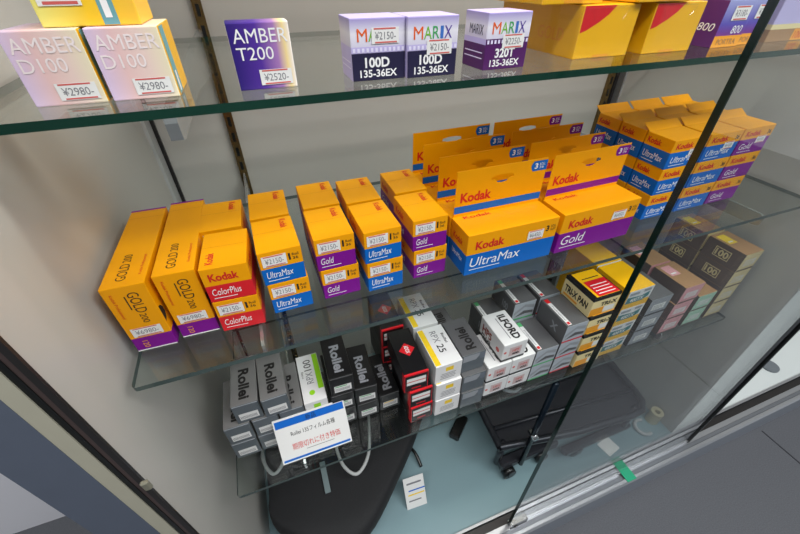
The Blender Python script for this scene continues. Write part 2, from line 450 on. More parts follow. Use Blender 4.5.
def rollei(kind):
    W, D, H = .0305, .072, .036
    body = {'grey': GREY, 'black': BLK, 'black2': BLK}[kind]; ink = INKB if kind == 'grey' else mat('ink_silver', (140, 142, 148))
    b = MB(); b.carton(W, D, H, [(1, {'f': SLATE if kind == 'grey' else BLK, 's': body})], body)
    t = b.frame('top')
    b.text(t, 'Rollei', W*.3, D*.1, W*.42, D*.62, ink, rot=90 if kind == 'black2' else -90, bold=.035)
    o = proto(b, 'film_box')
    fl = MB(); fl.box(-W*.46, -D/2-.0012, H*.5, W*.46, -D/2-.0003, H*.985, SLATE if kind == 'grey' else BLK, top=LGREY if kind == 'grey' else DSLATE)
    fl.build('end_flap', o)
    s = MB(); f = (Vector((-W/2, -D/2-.0014, 0)), Vector((1, 0, 0)), Vector((0, 0, 1)))
    s.rect(f, W*.16, H*.2, W*.72, H*.36, LABEL, .0)
    for i in range(14): s.rect(f, W*(.2 + i*.045), H*.26, W*.02, H*.16, INKG, .0001)
    if kind != 'grey': s.rect(f, W*.2, H*.48, W*.5, H*.05, PYEL if kind == 'black2' else GREEN, .0001)
    s.build('barcode_label', o)
    return o
def striped(word, word2, stripe, body, W=.0295, D=.078, side='right'):
    H = .036
    b = MB(); b.carton(W, D, H, [(1, body)], body)
    t = b.frame('top'); f = b.frame('front')
    if side == 'right': b.rect(t, W*.74, D*.22, W*.24, D*.76, stripe)
    else: b.rect(t, W*.02, D*.03, W*.2, D*.94, stripe)
    if side == 'right':
        b.text(t, word, W*.3, D*.36, W*.3, D*.24, INKG, rot=90); b.text(t, word2, W*.28, D*.64, W*.34, D*.24, INKB, rot=90)
        b.tube([(-0.002, -D/2+.014, H-.0001), (-0.002, -D/2+.014, H+.0002)], .0038, stripe, 16)
        b.text(t, 'Retro', W*.12, D*.5, W*.1, D*.14, INKB, rot=-90)
    else:
        b.text(t, word, W*.4, D*.56, W*.24, D*.3, INKG, rot=-90); b.text(t, word2, W*.4, D*.3, W*.26, D*.2, INKB, rot=-90, bold=.01)
        b.text(t, 'Rollei', W*.78, D*.5, W*.1, D*.26, INKB, rot=-90, bold=.02)
    b.rect(f, W*.38, H*.62, W*.3, H*.22, PYEL if side != 'right' else LIME, .0); 
    for i in range(4): b.rect(f, W*(.2 + .03*(i % 2)), H*(.2 + i*.09), W*.56, H*.03, INKG, .0001)
    return proto(b, 'film_box')
def redblack():
    W, D, H = .0325, .076, .036
    b = MB(); b.carton(W, D, H, [(1, {'f': RED, 's': BLK})], BLK)
    f = b.frame('front'); t = b.frame('top'); l = b.frame('left')
    b.rect(f, W*.03, H*.03, W*.94, H*.9, BLK); b.rect(f, W*.1, H*.4, W*.8, H*.38, LABEL, .0001); b.rect(f, W*.1, H*.56, W*.8, H*.05, PINK, .0002)
    b.rect(f, W*.3, H*.16, W*.4, H*.06, RED, .0001)
    b.rect(t, 0, 0, W, D*.03, RED)
    c = (W*.52, D*.52); a, e = W*.34, D*.15
    b.poly(t, [(c[0]-a, c[1]), (c[0], c[1]-e), (c[0]+a, c[1]), (c[0], c[1]+e)], RED)
    b.text(t, 'ADOX', c[0]-W*.09, c[1]-D*.085, W*.18, D*.17, INKW, rot=-90, bold=.03, lift=.0002)
    b.rect(l, D*.9, .0004, D*.1, H-.001, RED)
    return proto(b, 'film_box')
def slate_box():
    W, D, H = .0355, .064, .036
    b = MB(); b.carton(W, D, H, [(1, {'f': SLATE, 's': DSLATE})], DSLATE)
    b.text(b.frame('top'), 'Rollei', W*.3, D*.12, W*.42, D*.62, INKB, rot=90, bold=.03)
    o = proto(b, 'film_box')
    s = MB(); f = (Vector((-W/2, -D/2-.0003, 0)), Vector((1, 0, 0)), Vector((0, 0, 1)))
    s.poly(f, [(W*.05, H*.62), (W*.6, H*.62), (W*.72, H*.8), (W*.74, H*.97), (W*.05, H*.97)], LGREY)
    s.poly(f, [(W*.74, H*.97), (W*.72, H*.8), (W*.78, H*.6), (W*.97, H*.6), (W*.97, H*.97)], mat('carton_shade_grey', (104, 112, 122)), .0)
    s.build('end_flap', o)
    return o
def ilford():
    W, D, H = .0385, .06, .036
    b = MB(); b.carton(W, D, H, [(.15, BLK), (1, WHT)], WHT, bev=.0014)
    t = b.frame('top'); f = b.frame('front'); l = b.frame('left')
    b.text(t, 'ILFORD', W*.5, D*.1, W*.32, D*.78, INKB, rot=-90, bold=.04); b.rect(t, W*.38, D*.15, W*.03, D*.66, INKG, .0001)
    b.text(l, 'HP5', D*.12, H*.36, D*.4, H*.4, mat('ink_dull_red', (150, 75, 65)), bold=.04); b.text(l, 'PLUS', D*.12, H*.15, D*.4, H*.16, INKB, bold=.04)
    b.tube([(-W/2-.0001, -D/2+.012, H*.45), (-W/2-.0003, -D/2+.012, H*.45)], .004, PINK, 14)
    b.rect(f, W*.28, H*.26, W*.5, H*.5, mat('label_pink_grey', (205, 180, 180)), .0)
    b.text(f, 'HP5', W*.4, H*.5, W*.3, H*.14, PINK, lift=.0002, bold=.02); b.text(f, '400', W*.4, H*.3, W*.3, H*.14, INKB, lift=.0002, bold=.03)
    b.tube([(-W/2+.004, -D/2-.0001, H*.55), (-W/2+.004, -D/2-.0003, H*.55)], .0022, PINK, 14)
    return proto(b, 'film_box')
def silver(accent):
    W, D, H = .0385, .06, .036
    b = MB(); b.carton(W, D, H, [(.1, {'f': accent, 's': DSLATE}), (1, {'f': mat('carton_silver', (176, 182, 190), .3), 's': DSLATE})], DSLATE)
    t = b.frame('top'); f = b.frame('front'); l = b.frame('left')
    b.rect(t, W*.08, D*.04, W*.17, D*.92, WHT); b.rect(t, W*.1, D*.06, W*.12, D*.08, RED, .0001); b.rect(t, W*.08, D*.82, W*.17, D*.14, accent, .0001)
    b.text(t, 'Professional', W*.13, D*.2, W*.07, D*.5, INKG, rot=-90)
    b.text(l, '100' if accent == GREEN else 'X', D*.5, H*.25, D*.25, H*.4, LGREY, bold=.03)
    b.poly(f, [(W*.05, H*.3), (W*.5, H*.7), (W*.95, H*.55), (W*.95, H*.75), (W*.5, H*.85), (W*.05, H*.5)], LGREY)
    b.poly(f, [(W*.1, H*.2), (W*.6, H*.3), (W*.95, H*.25), (W*.95, H*.4), (W*.5, H*.5)], DSLATE, .0001)
    return proto(b, 'film_box')
def trix():
    W, D, H = .05, .058, .036
    b = MB(); b.carton(W, D, H, [(.84, {'f': CREAM, 's': CREAM}), (1, BLK)], BLK)
    t = b.frame('top'); f = b.frame('front'); l = b.frame('left')
    b.rect(t, W*.12, D*.04, W*.84, D*.92, YEL2); b.rect(t, W*.2, D*.05, W*.76, D*.55, RED, .0001)
    for i in range(4): b.rect(t, W*.28, D*(.12 + i*.1), W*.6, D*.025, INKW, .0002)
    b.rect(t, W*.25, D*.68, W*.6, D*.03, INKB, .0001)
    b.rect(f, 0.0006, .0006, W*.5, H*.4, ORANGE); b.text(f, 'TRI-X', W*.32, H*.48, W*.6, H*.22, INKB, bold=.04); b.rect(f, W*.5, H*.12, W*.4, H*.28, LABEL, .0001)
    b.text(l, 'TRI-X PAN', D*.08, H*.3, D*.8, H*.34, INKB, bold=.04); b.rect(l, D*.08, H*.1, D*.5, H*.1, ORANGE)
    return proto(b, 'film_box')
def tealbox():
    W, D, H = .048, .062, .036
    b = MB(); b.carton(W, D, H, [(.25, {'f': YEL2, 's': YEL2}), (.36, {'f': YEL2, 's': YEL2}), (1, {'f': WHT, 's': YEL2})], YEL2)
    f = b.frame('front')
    b.poly(f, [(.0006, H*.3), (W*.7, H*.3), (W*.9, H*.46), (W*.9, H*.74), (W*.6, H*.6), (.0006, H*.66)], TEAL); b.text(f, '400TX', W*.16, H*.36, W*.55, H*.2, INKW, lift=.0002, bold=.02)
    b.rect(f, W*.6, H*.78, W*.3, H*.14, LGREY, .0001); b.rect(f, W*.05, H*.74, W*.4, H*.14, LGREY, .0001)
    return proto(b, 'film_box')
def outlined(side, front, top, accent, W, D=.06, name=None, num=None):
    H = .036
    b = MB(); b.carton(W, D, H, [(1, {'f': front, 's': side})], top)
    f = b.frame('front'); t = b.frame('top'); l = b.frame('left')
    b.rect(f, .0006, .0006, W-.0012, H*.1, side, .0001); b.rect(f, W*.2, H*.3, W*.6, H*.35, LABEL, .0001)
    for i in range(3): b.rect(f, W*.25, H*(.36 + i*.09), W*.45, H*.03, accent, .0002)
    b.rect(t, W*.12, D*.5, W*.45, D*.4, accent, .0001)
    b.rect(t, W*.2, D*.56, W*.25, D*.05, INKW, .0002)
    if num:
        b.rect(l, D*.28, H*.25, D*.42, H*.5, CREAM, .0001); b.rect(l, D*.3, H*.29, D*.38, H*.42, side, .0002); b.text(l, num, D*.32, H*.33, D*.34, H*.34, CREAM, bold=.03, lift=.0003)
    return proto(b, 'film_box')

WRAP = glass('clear_wrap', (0.97, 0.97, 0.97))
# ------------------------------------------------------------------ setting
XL, XR, YB, ZF, ZT = -.012, .887, .42, -.585, .62
XE = 1.80
WALLM = wallmat('cabinet_panel', (184, 182, 176), rough=.35)
def slab(name, x0, y0, z0, x1, y1, z1, m, kind='structure', bev=0.0):
    b = MB(); cx, cy = (x0+x1)/2, (y0+y1)/2
    b.box(x0-cx, y0-cy, 0, x1-cx, y1-cy, z1-z0, m, bev=bev); o = b.build(name); o.location = (cx, cy, z0)
    if kind: o['kind'] = kind
    return o
slab('wall_left', XL-.012, -.048, ZF, XL, YB, ZT, WALLM)
slab('wall_back', XL-.012, YB, ZF, XE+.012, YB+.012, ZT, WALLM)
slab('wall_right', XR, -.048, ZF, XR+.006, YB, ZT, WALLM)
slab('wall_far', XE, -.048, ZF, XE+.012, YB, ZT, WALLM)
slab('ceiling', XL-.012, -.048, ZT, XE+.012, YB, ZT+.012, WALLM)
ZG = -.655
FLM = wallmat('cabinet_floor', (124, 150, 157), rough=.4)
slab('wall_base', XL-.012, -.0505, ZG+.0002, XR+.004, YB+.012, ZF, FLM)
slab('wall_base_far', XR+.004, -.0505, ZG+.0002, XE+.012, YB+.012, ZF, wallmat('white_floor', (205, 212, 212), rough=.4))
CARP = mat('carpet', (92, 94, 99), .95, noise=.25, scale=400, bump=.3, spec=.1)
slab('floor', -1.6, -2.2, ZG-.03, 3.2, .29, ZG, CARP)
b = MB(); b.box(-.0015, -1.4, 0, .0015, 0, .0012, mat('seam', (45, 46, 52), .9)); o = b.build('trim_9'); o.location = (1.168, -.11, ZG-.0003); o['kind'] = 'structure'
slab('wall_outside', -1.6, .29, ZG, XL-.013, .31, 1.0, wallmat('white_laminate', (225, 225, 232)))
# opposite side of the shop aisle
slab('wall_opposite', -1.6, -2.22, ZG, 3.2, -2.2, 1.5, wallmat('shop_wall', (150, 155, 160)))
# door rail (front of the cabinet base)
prof = [(-.100, ZG+.0002), (-.100, -.5785), (-.0965, -.5755), (-.0910, -.5755), (-.0900, -.5790), (-.0825, -.5790), (-.0815, -.5820), (-.0715, -.5820), (-.0705, -.5860), (-.0570, -.5860), (-.0560, -.5775), (-.0515, -.5775), (-.0510, ZG+.0002)]
b = MB(); n = len(prof); x0, x1 = XL-.012, XE+.012
for i in range(n):
    (ya, za), (yb, zb) = prof[i], prof[(i+1) % n]
    b.face([(x0, ya, za), (x0, yb, zb), (x1, yb, zb), (x1, ya, za)], DARKM if (max(za, zb) < -.5855 and i not in (0, n-2, n-1)) else mat('rail_grey', (120, 124, 130), .35, metal=.5) if i in (3, 4, 5) else mat('rail_dark', (26, 27, 29), .6) if i in (7, 8, 9) else (mat('kick_grey', (130, 136, 146), .5) if i in (0, n-1) else ALUW))
b.face([(x0, y, z) for y, z in prof], ALUW); b.face([(x1, y, z) for y, z in reversed(prof)], ALUW)
o = b.build('trim_1'); o['kind'] = 'structure'
# left front post
b = MB()
for a, c, y0, y1, m in ((-.0105, -.0066, -.0515, -.049, DARKM), (-.0141, -.0105, -.0505, -.049, mat('bronze', (92, 78, 76), .35, metal=.5)), (-.0178, -.0141, -.0512, -.049, BLKRUB), (-.0282, -.0178, -.0522, -.0482, mat('ivory_trim', (168, 165, 148), .4)), (-.0629, -.0282, -.0525, -.0482, mat('blue_grey_panel', (82, 90, 105), .5))):
    b.box(a, y0, -.65, c, y1, .9, m)
o = b.build('trim_3'); o['kind'] = 'structure'
b = MB(); b.box(-.002, -.004, 0, .004, 0.0, .012, mat('clip_brass', (150, 148, 130), .3, metal=.5), bev=.0012); o = b.build('door_clip'); o.location = (-.0062, -.0517, -.060)
tag(o, 'small pale metal clip on the edge of the left cabinet post', 'clip')
slab('trim_4', XL, YB-.035, ZF, XL+.004, YB, ZT, mat('light_strip', (196, 198, 198), .35, metal=.3))
slab('trim_5', XL+.004, YB-.005, ZF, XL+.009, YB, ZT, DARKM)
slab('trim_6', XR-.004, YB-.02, ZF, XR, YB, ZT, ALU)
slab('trim_7', XR-.012, YB-.005, ZF, XR-.004, YB, ZT, DARKM)

# ------------------------------------------------------------------ glass shelves
def shelf(x0, x1, y1, ztop, label, edge):
    b = MB(); r = .004; pts = [(x0, y1), (x0, r)] + [(x0 + r - r*math.cos(t), r - r*math.sin(t)) for t in (PI/6, PI/3)] + [(x0 + r, 0), (x1 - r, 0)] + [(x1 - r + r*math.sin(t), r - r*math.cos(t)) for t in (PI/6, PI/3)] + [(x1, r), (x1, y1)]
    cx = (x0+x1)/2; cy = y1/2
    b.prism([(x-cx, y-cy) for x, y in pts], -.005, 0, SHELFG, side=edge)
    o = b.build('glass_shelf'); o.location = (cx, cy, ztop); tag(o, label, 'glass shelf'); return o
ZM, ZU, ZL = 0.0, .207, -.24
shelf(-.008, .882, .29, ZU, 'top clear glass shelf with thick green front edge, holding pastel and purple boxes', EDGE)
shelf(-.003, .875, .29, ZM, 'middle clear glass shelf carrying the yellow film boxes', EDGE2)
shelf(.016, .874, .29, ZL, 'lowest clear glass shelf carrying grey, black and white film boxes', EDGE2)
# slotted standards and brackets
def standard(x, label):
    e = empty('shelf_standard', (x, YB-.006, ZF)); tag(e, label, 'shelf standard', 'slotted standards on the back wall')
    b = MB(); b.box(-.006, -.002, 0, .006, .006, ZT-ZF-.002, mat('standard_olive_reflect', (125, 104, 66), .22, metal=.8, noise=.2, scale=30)); b.build('rail', e)  # dark olive metal, brassy reflection of the yellow boxes mixed into its colour
    b = MB()
    k = 0
    while k*.024 < ZT-ZF-.03: b.box(-.0022, -.0024, .01+k*.024, .0022, -.0019, .024+k*.024, BLKRUB); k += 1
    b.build('slot_row', e)
standard(.100, 'slotted dark metal shelf standard nearer the left corner of the back wall')
standard(.862, 'slotted dark metal shelf standard farther right on the back wall')
def bracket(x, zs, label, y0=.014, t=.003):
    b = MB(); h = .014
    prof = [(YB-.008, -.052), (YB-.008, 0), (y0+.006, 0), (y0+.001, -.002), (y0, -.006), (y0+.001, -.016), (y0+.008, -.018), (.16, -.022)]
    for sx in (-t/2, t/2):
        pts = [(sx, y, z) for y, z in prof]
        b.face(pts if sx > 0 else list(reversed(pts)), CHROME2)
    n = len(prof)
    for i in range(n):
        (ya, za), (yb, zb) = prof[i], prof[(i+1) % n]
        b.face([(-t/2, ya, za), (t/2, ya, za), (t/2, yb, zb), (-t/2, yb, zb)], CHROME2)
    o = b.build('shelf_bracket'); o.location = (x, 0, zs-.0052); tag(o, label, 'shelf bracket', None); return o
CHROME2 = mat('satin_steel', (190, 192, 192), .25, metal=.7)
bracket(.094, ZU, 'metal bracket tip under the top glass shelf at the left', .012, .007)
bracket(.856, ZU, 'metal bracket under the top glass shelf at the right')
bracket(.100, ZM, 'metal bracket under the middle glass shelf at the left, among the cartons')
bracket(.776, ZM, 'dark bracket tip under the right end of the middle glass shelf', .004)
bracket(.100, ZL, 'metal bracket under the lowest shelf at the left', )
bracket(.735, ZL, 'dark bracket under the right end of the lowest shelf')

# ------------------------------------------------------------------ sliding glass door
d = empty('door_1', (.4235, -.0755, -.5815)); d['kind'] = 'structure'
DX = .4745; DH = ZT+.58-.02
b = MB(); b.box(.0, -.0022, 0.006, DX, .0022, DH, DOORG, left=DEDGE, right=DEDGE); b.build('glass_pane', d)
b = MB(); b.box(-.0012, -.0026, .006, 0, .0026, DH, DEDGE); b.build('edge_seal', d)
b = MB(); b.box(DX, -.005, 0, DX+.005, .005, DH, BLKRUB); b.build('stile', d)
b = MB(); b.box(0, -.006, -.001, .04, .006, .012, CHROME, bev=.001); b.cyl((.012, -.008, .006), (.012, -.0058, .006), .0035, BLKRUB, 16); b.cyl((.012, -.0085, .006), (.012, -.0078, .006), .0018, CHROME, 16)
b.build('roller_bracket', d)
b = MB(); b.box(.04, -.003, -.001, DX, .003, .007, ALUW); b.build('bottom_channel', d)
# green tape on the rail
b = MB(); b.box(-.012, -.0125, 0, .012, .0125, .0006, mat('green_tape', (10, 150, 110), .5)); o = b.build('green_tape'); o.location = (.712, -.0855, -.5750); tag(o, 'small green tape marker stuck on the bottom door rail', 'tape')

# ------------------------------------------------------------------ top shelf goods
G_T = 'boxes on the top shelf'
rnd = lambda a=.8: random.uniform(-a, a)
pA = amber(False); pD = amber(True)
place(pA, .031, .027, ZU, 'leftmost pale pink film box on the top shelf', 'pale pink film boxes on the top shelf', -2)
place(pA, .068, .026, ZU, 'pale pink film box with yellow side on top shelf, right one of the pair', 'pale pink film boxes on the top shelf', -2)
mm = grad('x', [(0, (0, 0, 0)), (1, (0, 0, 0))]) if False else None
pAT = amber_top()
place(pAT, .050, .032, ZU+.0354, 'yellow film box lying on top of the two pale pink boxes', 'single boxes on the top shelf', -2)
place(pD, .1355, .024, ZU, 'dark violet film box with price sticker standing alone on top shelf', 'single boxes on the top shelf', 0)
pM = marix('navy', '100D', False); pMb = marix('navy', '100D'); pM2 = marix('plum', '320T')
place(pM, .206, .0215, ZU, 'lilac and navy film box, left one of the touching pair on top shelf', 'lilac film boxes on the top shelf', -1)
place(pMb, .2425, .0185, ZU, 'lilac and navy film box, right one of the touching pair on top shelf', 'lilac film boxes on the top shelf', 0)
place(pM2, .302, .022, ZU, 'lilac and plum film box beside the big wrapped yellow packs', 'lilac film boxes on the top shelf', 2)
pW = wrapped()
place(pW, .392, .032, ZU, 'plastic wrapped yellow pack with red corner, left of the two on glass', 'wrapped yellow packs on the top shelf')
place(pW, .463, .030, ZU, 'plastic wrapped yellow pack with red corner, right one beside purple boxes', 'wrapped yellow packs on the top shelf')
place(pW, .355, .036, ZU+.0372, 'wrapped yellow pack of the upper layer, left of the two', 'wrapped yellow packs on the top shelf')
place(pW, .440, .028, ZU+.0372, 'wrapped yellow pack of the upper layer, right of the two', 'wrapped yellow packs on the top shelf')
pP = portra()
place(pP, .547, .030, ZU, 'purple film box with orange band next to wrapped yellow pack', 'purple and orange film boxes on the top shelf')
place(pP, .584, .034, ZU, 'purple film box with orange band just left of the door edge', 'purple and orange film boxes on the top shelf')
place(pP, .547, .030, ZU+.0367, 'purple film box stacked above the one beside the yellow pack', 'purple and orange film boxes on the top shelf')
place(pP, .584, .034, ZU+.0367, 'purple film box stacked above the one at the door edge', 'purple and orange film boxes on the top shelf')
pPP = pale_pack()
place(pPP, .628, .034, ZU, 'pale lilac and tan film pack behind the glass door, top shelf', 'pale packs behind the door on the top shelf')
place(pPP, .692, .034, ZU, 'pale lilac and tan film pack farthest right on the top shelf', 'pale packs behind the door on the top shelf')

# ------------------------------------------------------------------ middle shelf goods
pG = gold120()
place(pG, -.0015, .040, ZM, 'tall yellow and purple film pack farthest left on middle shelf', 'tall yellow packs on the middle shelf', -1.5)
place(pG, .0345, .044, ZM, 'tall yellow and purple film pack second from the left, beside the red box', 'tall yellow packs on the middle shelf', -1.5)
pR = single(RED, 'ColorPlus', 'k'); pR2 = single(RED, 'ColorPlus', 'a'); pU = single(BLU, 'UltraMax'); pV = single(PUR, 'Gold')
S = .0367; GS = 'yellow single film boxes on the middle shelf'
for z, pr, w in ((0, pR2, 'lower'), (1, pR, 'upper')):
    place(pr, .0695, .038, z*S, 'yellow and red film box with red lower half, %s of the front pair' % w, GS, -3)
    place(pR2, .067, .100, z*S, 'yellow and red film box, %s of the pair hidden behind the front red pair' % w, GS, -2)
for x, y, dx, pr, c, wh in ((.1135, .046, -.001, pU, 'blue', 'beside the red stack'), (.164, .049, .001, pV, 'purple', 'between two blue stacks'), (.2095, .044, .0, pU, 'blue', 'between two purple stacks'), (.261, .047, .004, pV, 'purple', 'left of the big blue multipack')):
    for z, w in ((0, 'bottom'), (1, 'top')):
        place(pr, x + (.0015 if z == 0 else 0), y, z*S, 'yellow and %s film box, front %s of the stack %s' % (c, w, wh), GS, (1.5 if pr is pU else 1) + rnd(.6))
        place(pr, x + dx, y + .0605, z*S, 'yellow and %s film box, rear %s of the stack %s' % (c, w, wh), GS, rnd(1))
pMU = multi(BLU, 'UltraMax'); pMG = multi(PUR, 'Gold')
rowsn = ['front box', 'second box from front', 'third box from front', 'rearmost box']
for i in range(4):
    place(pMU, .3165 + [0, -.001, -.002, .001][i], .031 + i*.0405, ZM, 'yellow multipack with blue band and hang tab, %s of its row' % rowsn[i], 'multipacks with hang tabs', rnd(.3) - (0 if i else .5), 'film multipack')
    place(pMG, .4355 + [0, -.001, 0, -.001][i], .031 + i*.0405, ZM, 'yellow multipack with purple band and hang tab, %s of its row' % rowsn[i], 'multipacks with hang tabs', rnd(.3) + (0 if i else .5), 'film multipack')
pT = triple(BLU, 'UltraMax'); pTV = triple(PUR, 'Gold'); pTt = with_tab(pT); pTVt = with_tab(pTV)
RW = ['front', 'second', 'third']; LV = ['bottom', 'middle', 'top']; ST = 'three-high boxes at the right of the middle shelf'
for ci, (x, a, at, c, nm) in enumerate(((.594, pT, pTt, 'blue', 'left'), (.6545, pT, pTt, 'blue', 'centre'), (.7150, pTV, pTVt, 'purple', 'right'))):
    for ri in range(3):
        for z in range(3):
            pr = at if z == 2 else a
            place(pr, x + (.0 if z != 1 else .0008), .052 + ri*.0405, z*.0357, 'yellow and %s box, %s level, %s row, %s column of right-hand block' % (c, LV[z], RW[ri], nm), ST, 0)

# ------------------------------------------------------------------ lowest shelf goods
GL = 'small film boxes on the lowest shelf'; h = .0362
pr = rollei('grey')
for xi, (x, nm) in enumerate(((.019, 'left'), (.0515, 'middle'), (.084, 'right'))):
    for z in range(2):
        place(pr, x + z*.001, .0485, ZL + z*h, 'grey film box with barcode label, %s column, %s of the two lower layers' % (nm, ('under', 'upper')[z]), GL, rnd(.5))
place(pr, .0385, .050, ZL+2*h, 'grey film box with black lettering, left one on top of the grey pile', GL, -1)
place(pr, .0705, .047, ZL+2*h, 'grey film box with black lettering, right one on top of the grey pile', GL, 1)
pL = striped('RPX', '100', LIME, WHT)
for z in range(2): place(pL, .117, .0485, ZL+z*h, 'white film box with lime stripe, %s, behind the sign card' % ('covered by its twin', 'uppermost')[z], GL, 0)
pb = rollei('black'); pb2 = rollei('black2')
for z in range(3): place(pb, .1505 + (.003 if z == 2 else 0), .047, ZL+z*h, 'black film box beside the lime striped one, %s of three' % LV[z], GL, -1.5 if z == 2 else 0)
for z in range(2): place(pb, .183 + (.0015)*z, .046, ZL+z*h, 'black film box in the middle black column, %s of two' % ('lower', 'upper')[z], GL, -3*z)
place(pb2, .2150, .048, ZL, 'black film box lying alone right of the black columns, lettering upside down', GL, 1)
pd = redblack()
for z in range(3):
    place(pd, [.250, .249, .2435][z], [.015, .016, .018][z], ZL+z*h, 'black and red film box in the front stack, %s of three' % LV[z], GL, [1, 0, -2][z])
    place(pd, .240, .100, ZL+z*h, 'black and red film box in the rear stack, %s of three' % LV[z], GL, -1)
px = striped('RPX', '25', PYEL, WHT, .038, .067, 'left')
for z in range(3):
    place(px, [.2865, .286, .2845][z], [.0125, .0135, .0165][z], ZL+z*h, 'white film box with yellow stripe in front stack, %s of three' % LV[z], GL, rnd(.4))
    place(px, .2825, .088, ZL+z*h, 'white film box with yellow stripe in rear stack, %s of three' % LV[z], GL, 0)
ps = slate_box()
for z in range(3):
    place(ps, [.3265, .3260, .3245][z], [.010, .0125, .020][z], ZL+z*h, 'slate grey film box between the white stacks, %s of three' % LV[z], GL, rnd(.6))
for z in range(2): place(ps, .325, .088, ZL+z*h, 'slate grey film box in the rear stack, %s of two' % ('lower', 'upper')[z], GL, 1)
pI = ilford()
for z in range(2):
    for k in range(2): place(pI, .3655 + k*.0395, .013, ZL+z*h, 'white film box with black base line, %s %s of the four in the square' % (('lower', 'upper')[z], ('left', 'right')[k]), GL, rnd(.4))
place(pI, .3855, .016, ZL+2*h, 'white film box lying on top of the four others, bold black lettering', GL, 0)
pSg = silver(GREEN); pSr = silver(RED)
for z in range(2): place(pSg, .4465, .014, ZL+z*h, 'silver film box with green base, front stack, %s of two' % ('lower', 'upper')[z], GL, 0)
for z in range(3): place(pSg, .449 - .004*(z == 2), .078, ZL+z*h, 'silver film box with green base, rear stack, %s of three' % LV[z], GL, -1)
for z in range(2): place(pSg, .407, .078, ZL+z*h, 'silver film box behind the white square of four, %s of two' % ('lower', 'upper')[z], GL, 0)
for z in range(3):
    place(pSr, .4880, .014, ZL+z*h, 'silver film box with red base, front stack, %s of three' % LV[z], GL, 0)
    place(pSr, .4890, .078, ZL+z*h, 'silver film box with red base, rear stack, %s of three' % LV[z], GL, 1)
pX = trix(); L4 = ['bottom', 'second from bottom', 'third from bottom', 'top']
for z in range(4):
    place(pX, .5305 - (.004 if z == 3 else 0), .010 + .003*z, ZL+z*h, 'cream and yellow film box with black rim, %s of four' % L4[z], GL, rnd(.5))
pY = tealbox()
for z in range(4):
    place(pY, .5845, .013, ZL+z*h, 'yellow, white and teal film box, front stack, %s of four' % L4[z], GL, rnd(.3))
    place(pY, .5855, .077, ZL+z*h, 'yellow, white and teal film box, rear stack, %s of four' % L4[z], GL, 0)
pg = outlined(BLK, LGREY, DSLATE, GREY, .045)
for z in range(3):
    place(pg, .645, .012, ZL+z*h, 'grey film box with black outline behind the door, front stack, %s of three' % LV[z], GL, 0)
    place(pg, .645, .075, ZL+z*h, 'grey film box with black outline behind the door, rear stack, %s of three' % LV[z], GL, 0)
pk = outlined(BROWN, ROSE, TAN, ROSE, .044)
for z in range(3):
    place(pk, .716 + .003*(z == 2), .014, ZL+z*h, 'brown and pink film box behind the door, front stack, %s of three' % LV[z], GL, 0)
    place(pk, .716, .077, ZL+z*h, 'brown and pink film box behind the door, rear stack, %s of three' % LV[z], GL, 0)
pn = outlined(BROWN, MINT, TAN, MINT, .043)
for z in range(2):
    place(pn, .7735, .014, ZL+z*h, 'brown and mint film box behind the door, front stack, %s of two' % ('lower', 'upper')[z], GL, 0)
    place(pn, .7735, .077, ZL+z*h, 'brown and mint film box behind the door, rear stack, %s of two' % ('lower', 'upper')[z], GL, 0)
p1 = outlined(BROWN, CREAM, TAN, PYEL, .042, .062, num='100')
for z in range(4):
    place(p1, .829, .014, ZL+z*h, 'numbered brown film box, front stack at shelf end, %s of four' % L4[z], GL, 0)
    place(p1, .829, .079, ZL+z*h, 'numbered brown film box, rear stack at shelf end, %s of four' % L4[z], GL, 0)

# ------------------------------------------------------------------ sign card on the lowest shelf
W, Hc = .092, .0665
b = MB(); b.box(-W/2, 0, 0, W/2, .0008, Hc, LABEL)
f = (Vector((-W/2, -.00012, 0)), Vector((1, 0, 0)), Vector((0, 0, 1)))
b.rect(f, W*.02, Hc*.80, W*.96, Hc*.16, BLUETXT); b.rect(f, W*.02, Hc*.03, W*.96, Hc*.05, BLUETXT)
b.text(f, '新品', W*.44, Hc*.825, W*.14, Hc*.11, INKB)
b.text(f, 'Rollei 135フィルム各種', W*.2, Hc*.56, W*.62, Hc*.12, INKB)
b.text(f, '期限切れに付き特価', W*.18, Hc*.25, W*.68, Hc*.15, TRED)
b.rect(f, W*.36, Hc*.19, W*.4, Hc*.012, INKG)
o = b.build('sign_card'); o.location = (.120, .0185, ZL+.0003); o.rotation_euler = (math.radians(-25), 0, 0)
tag(o, 'white sign card with blue bands leaning on the grey boxes', 'sign')

# ------------------------------------------------------------------ things on the cabinet floor
def smooth_blob(name, pts, z0, z1, m, parent, bev):
    b = MB(); b.prism(pts, z0, z1, m, bev=bev); o = b.build(name, parent, smooth=True)
    return o
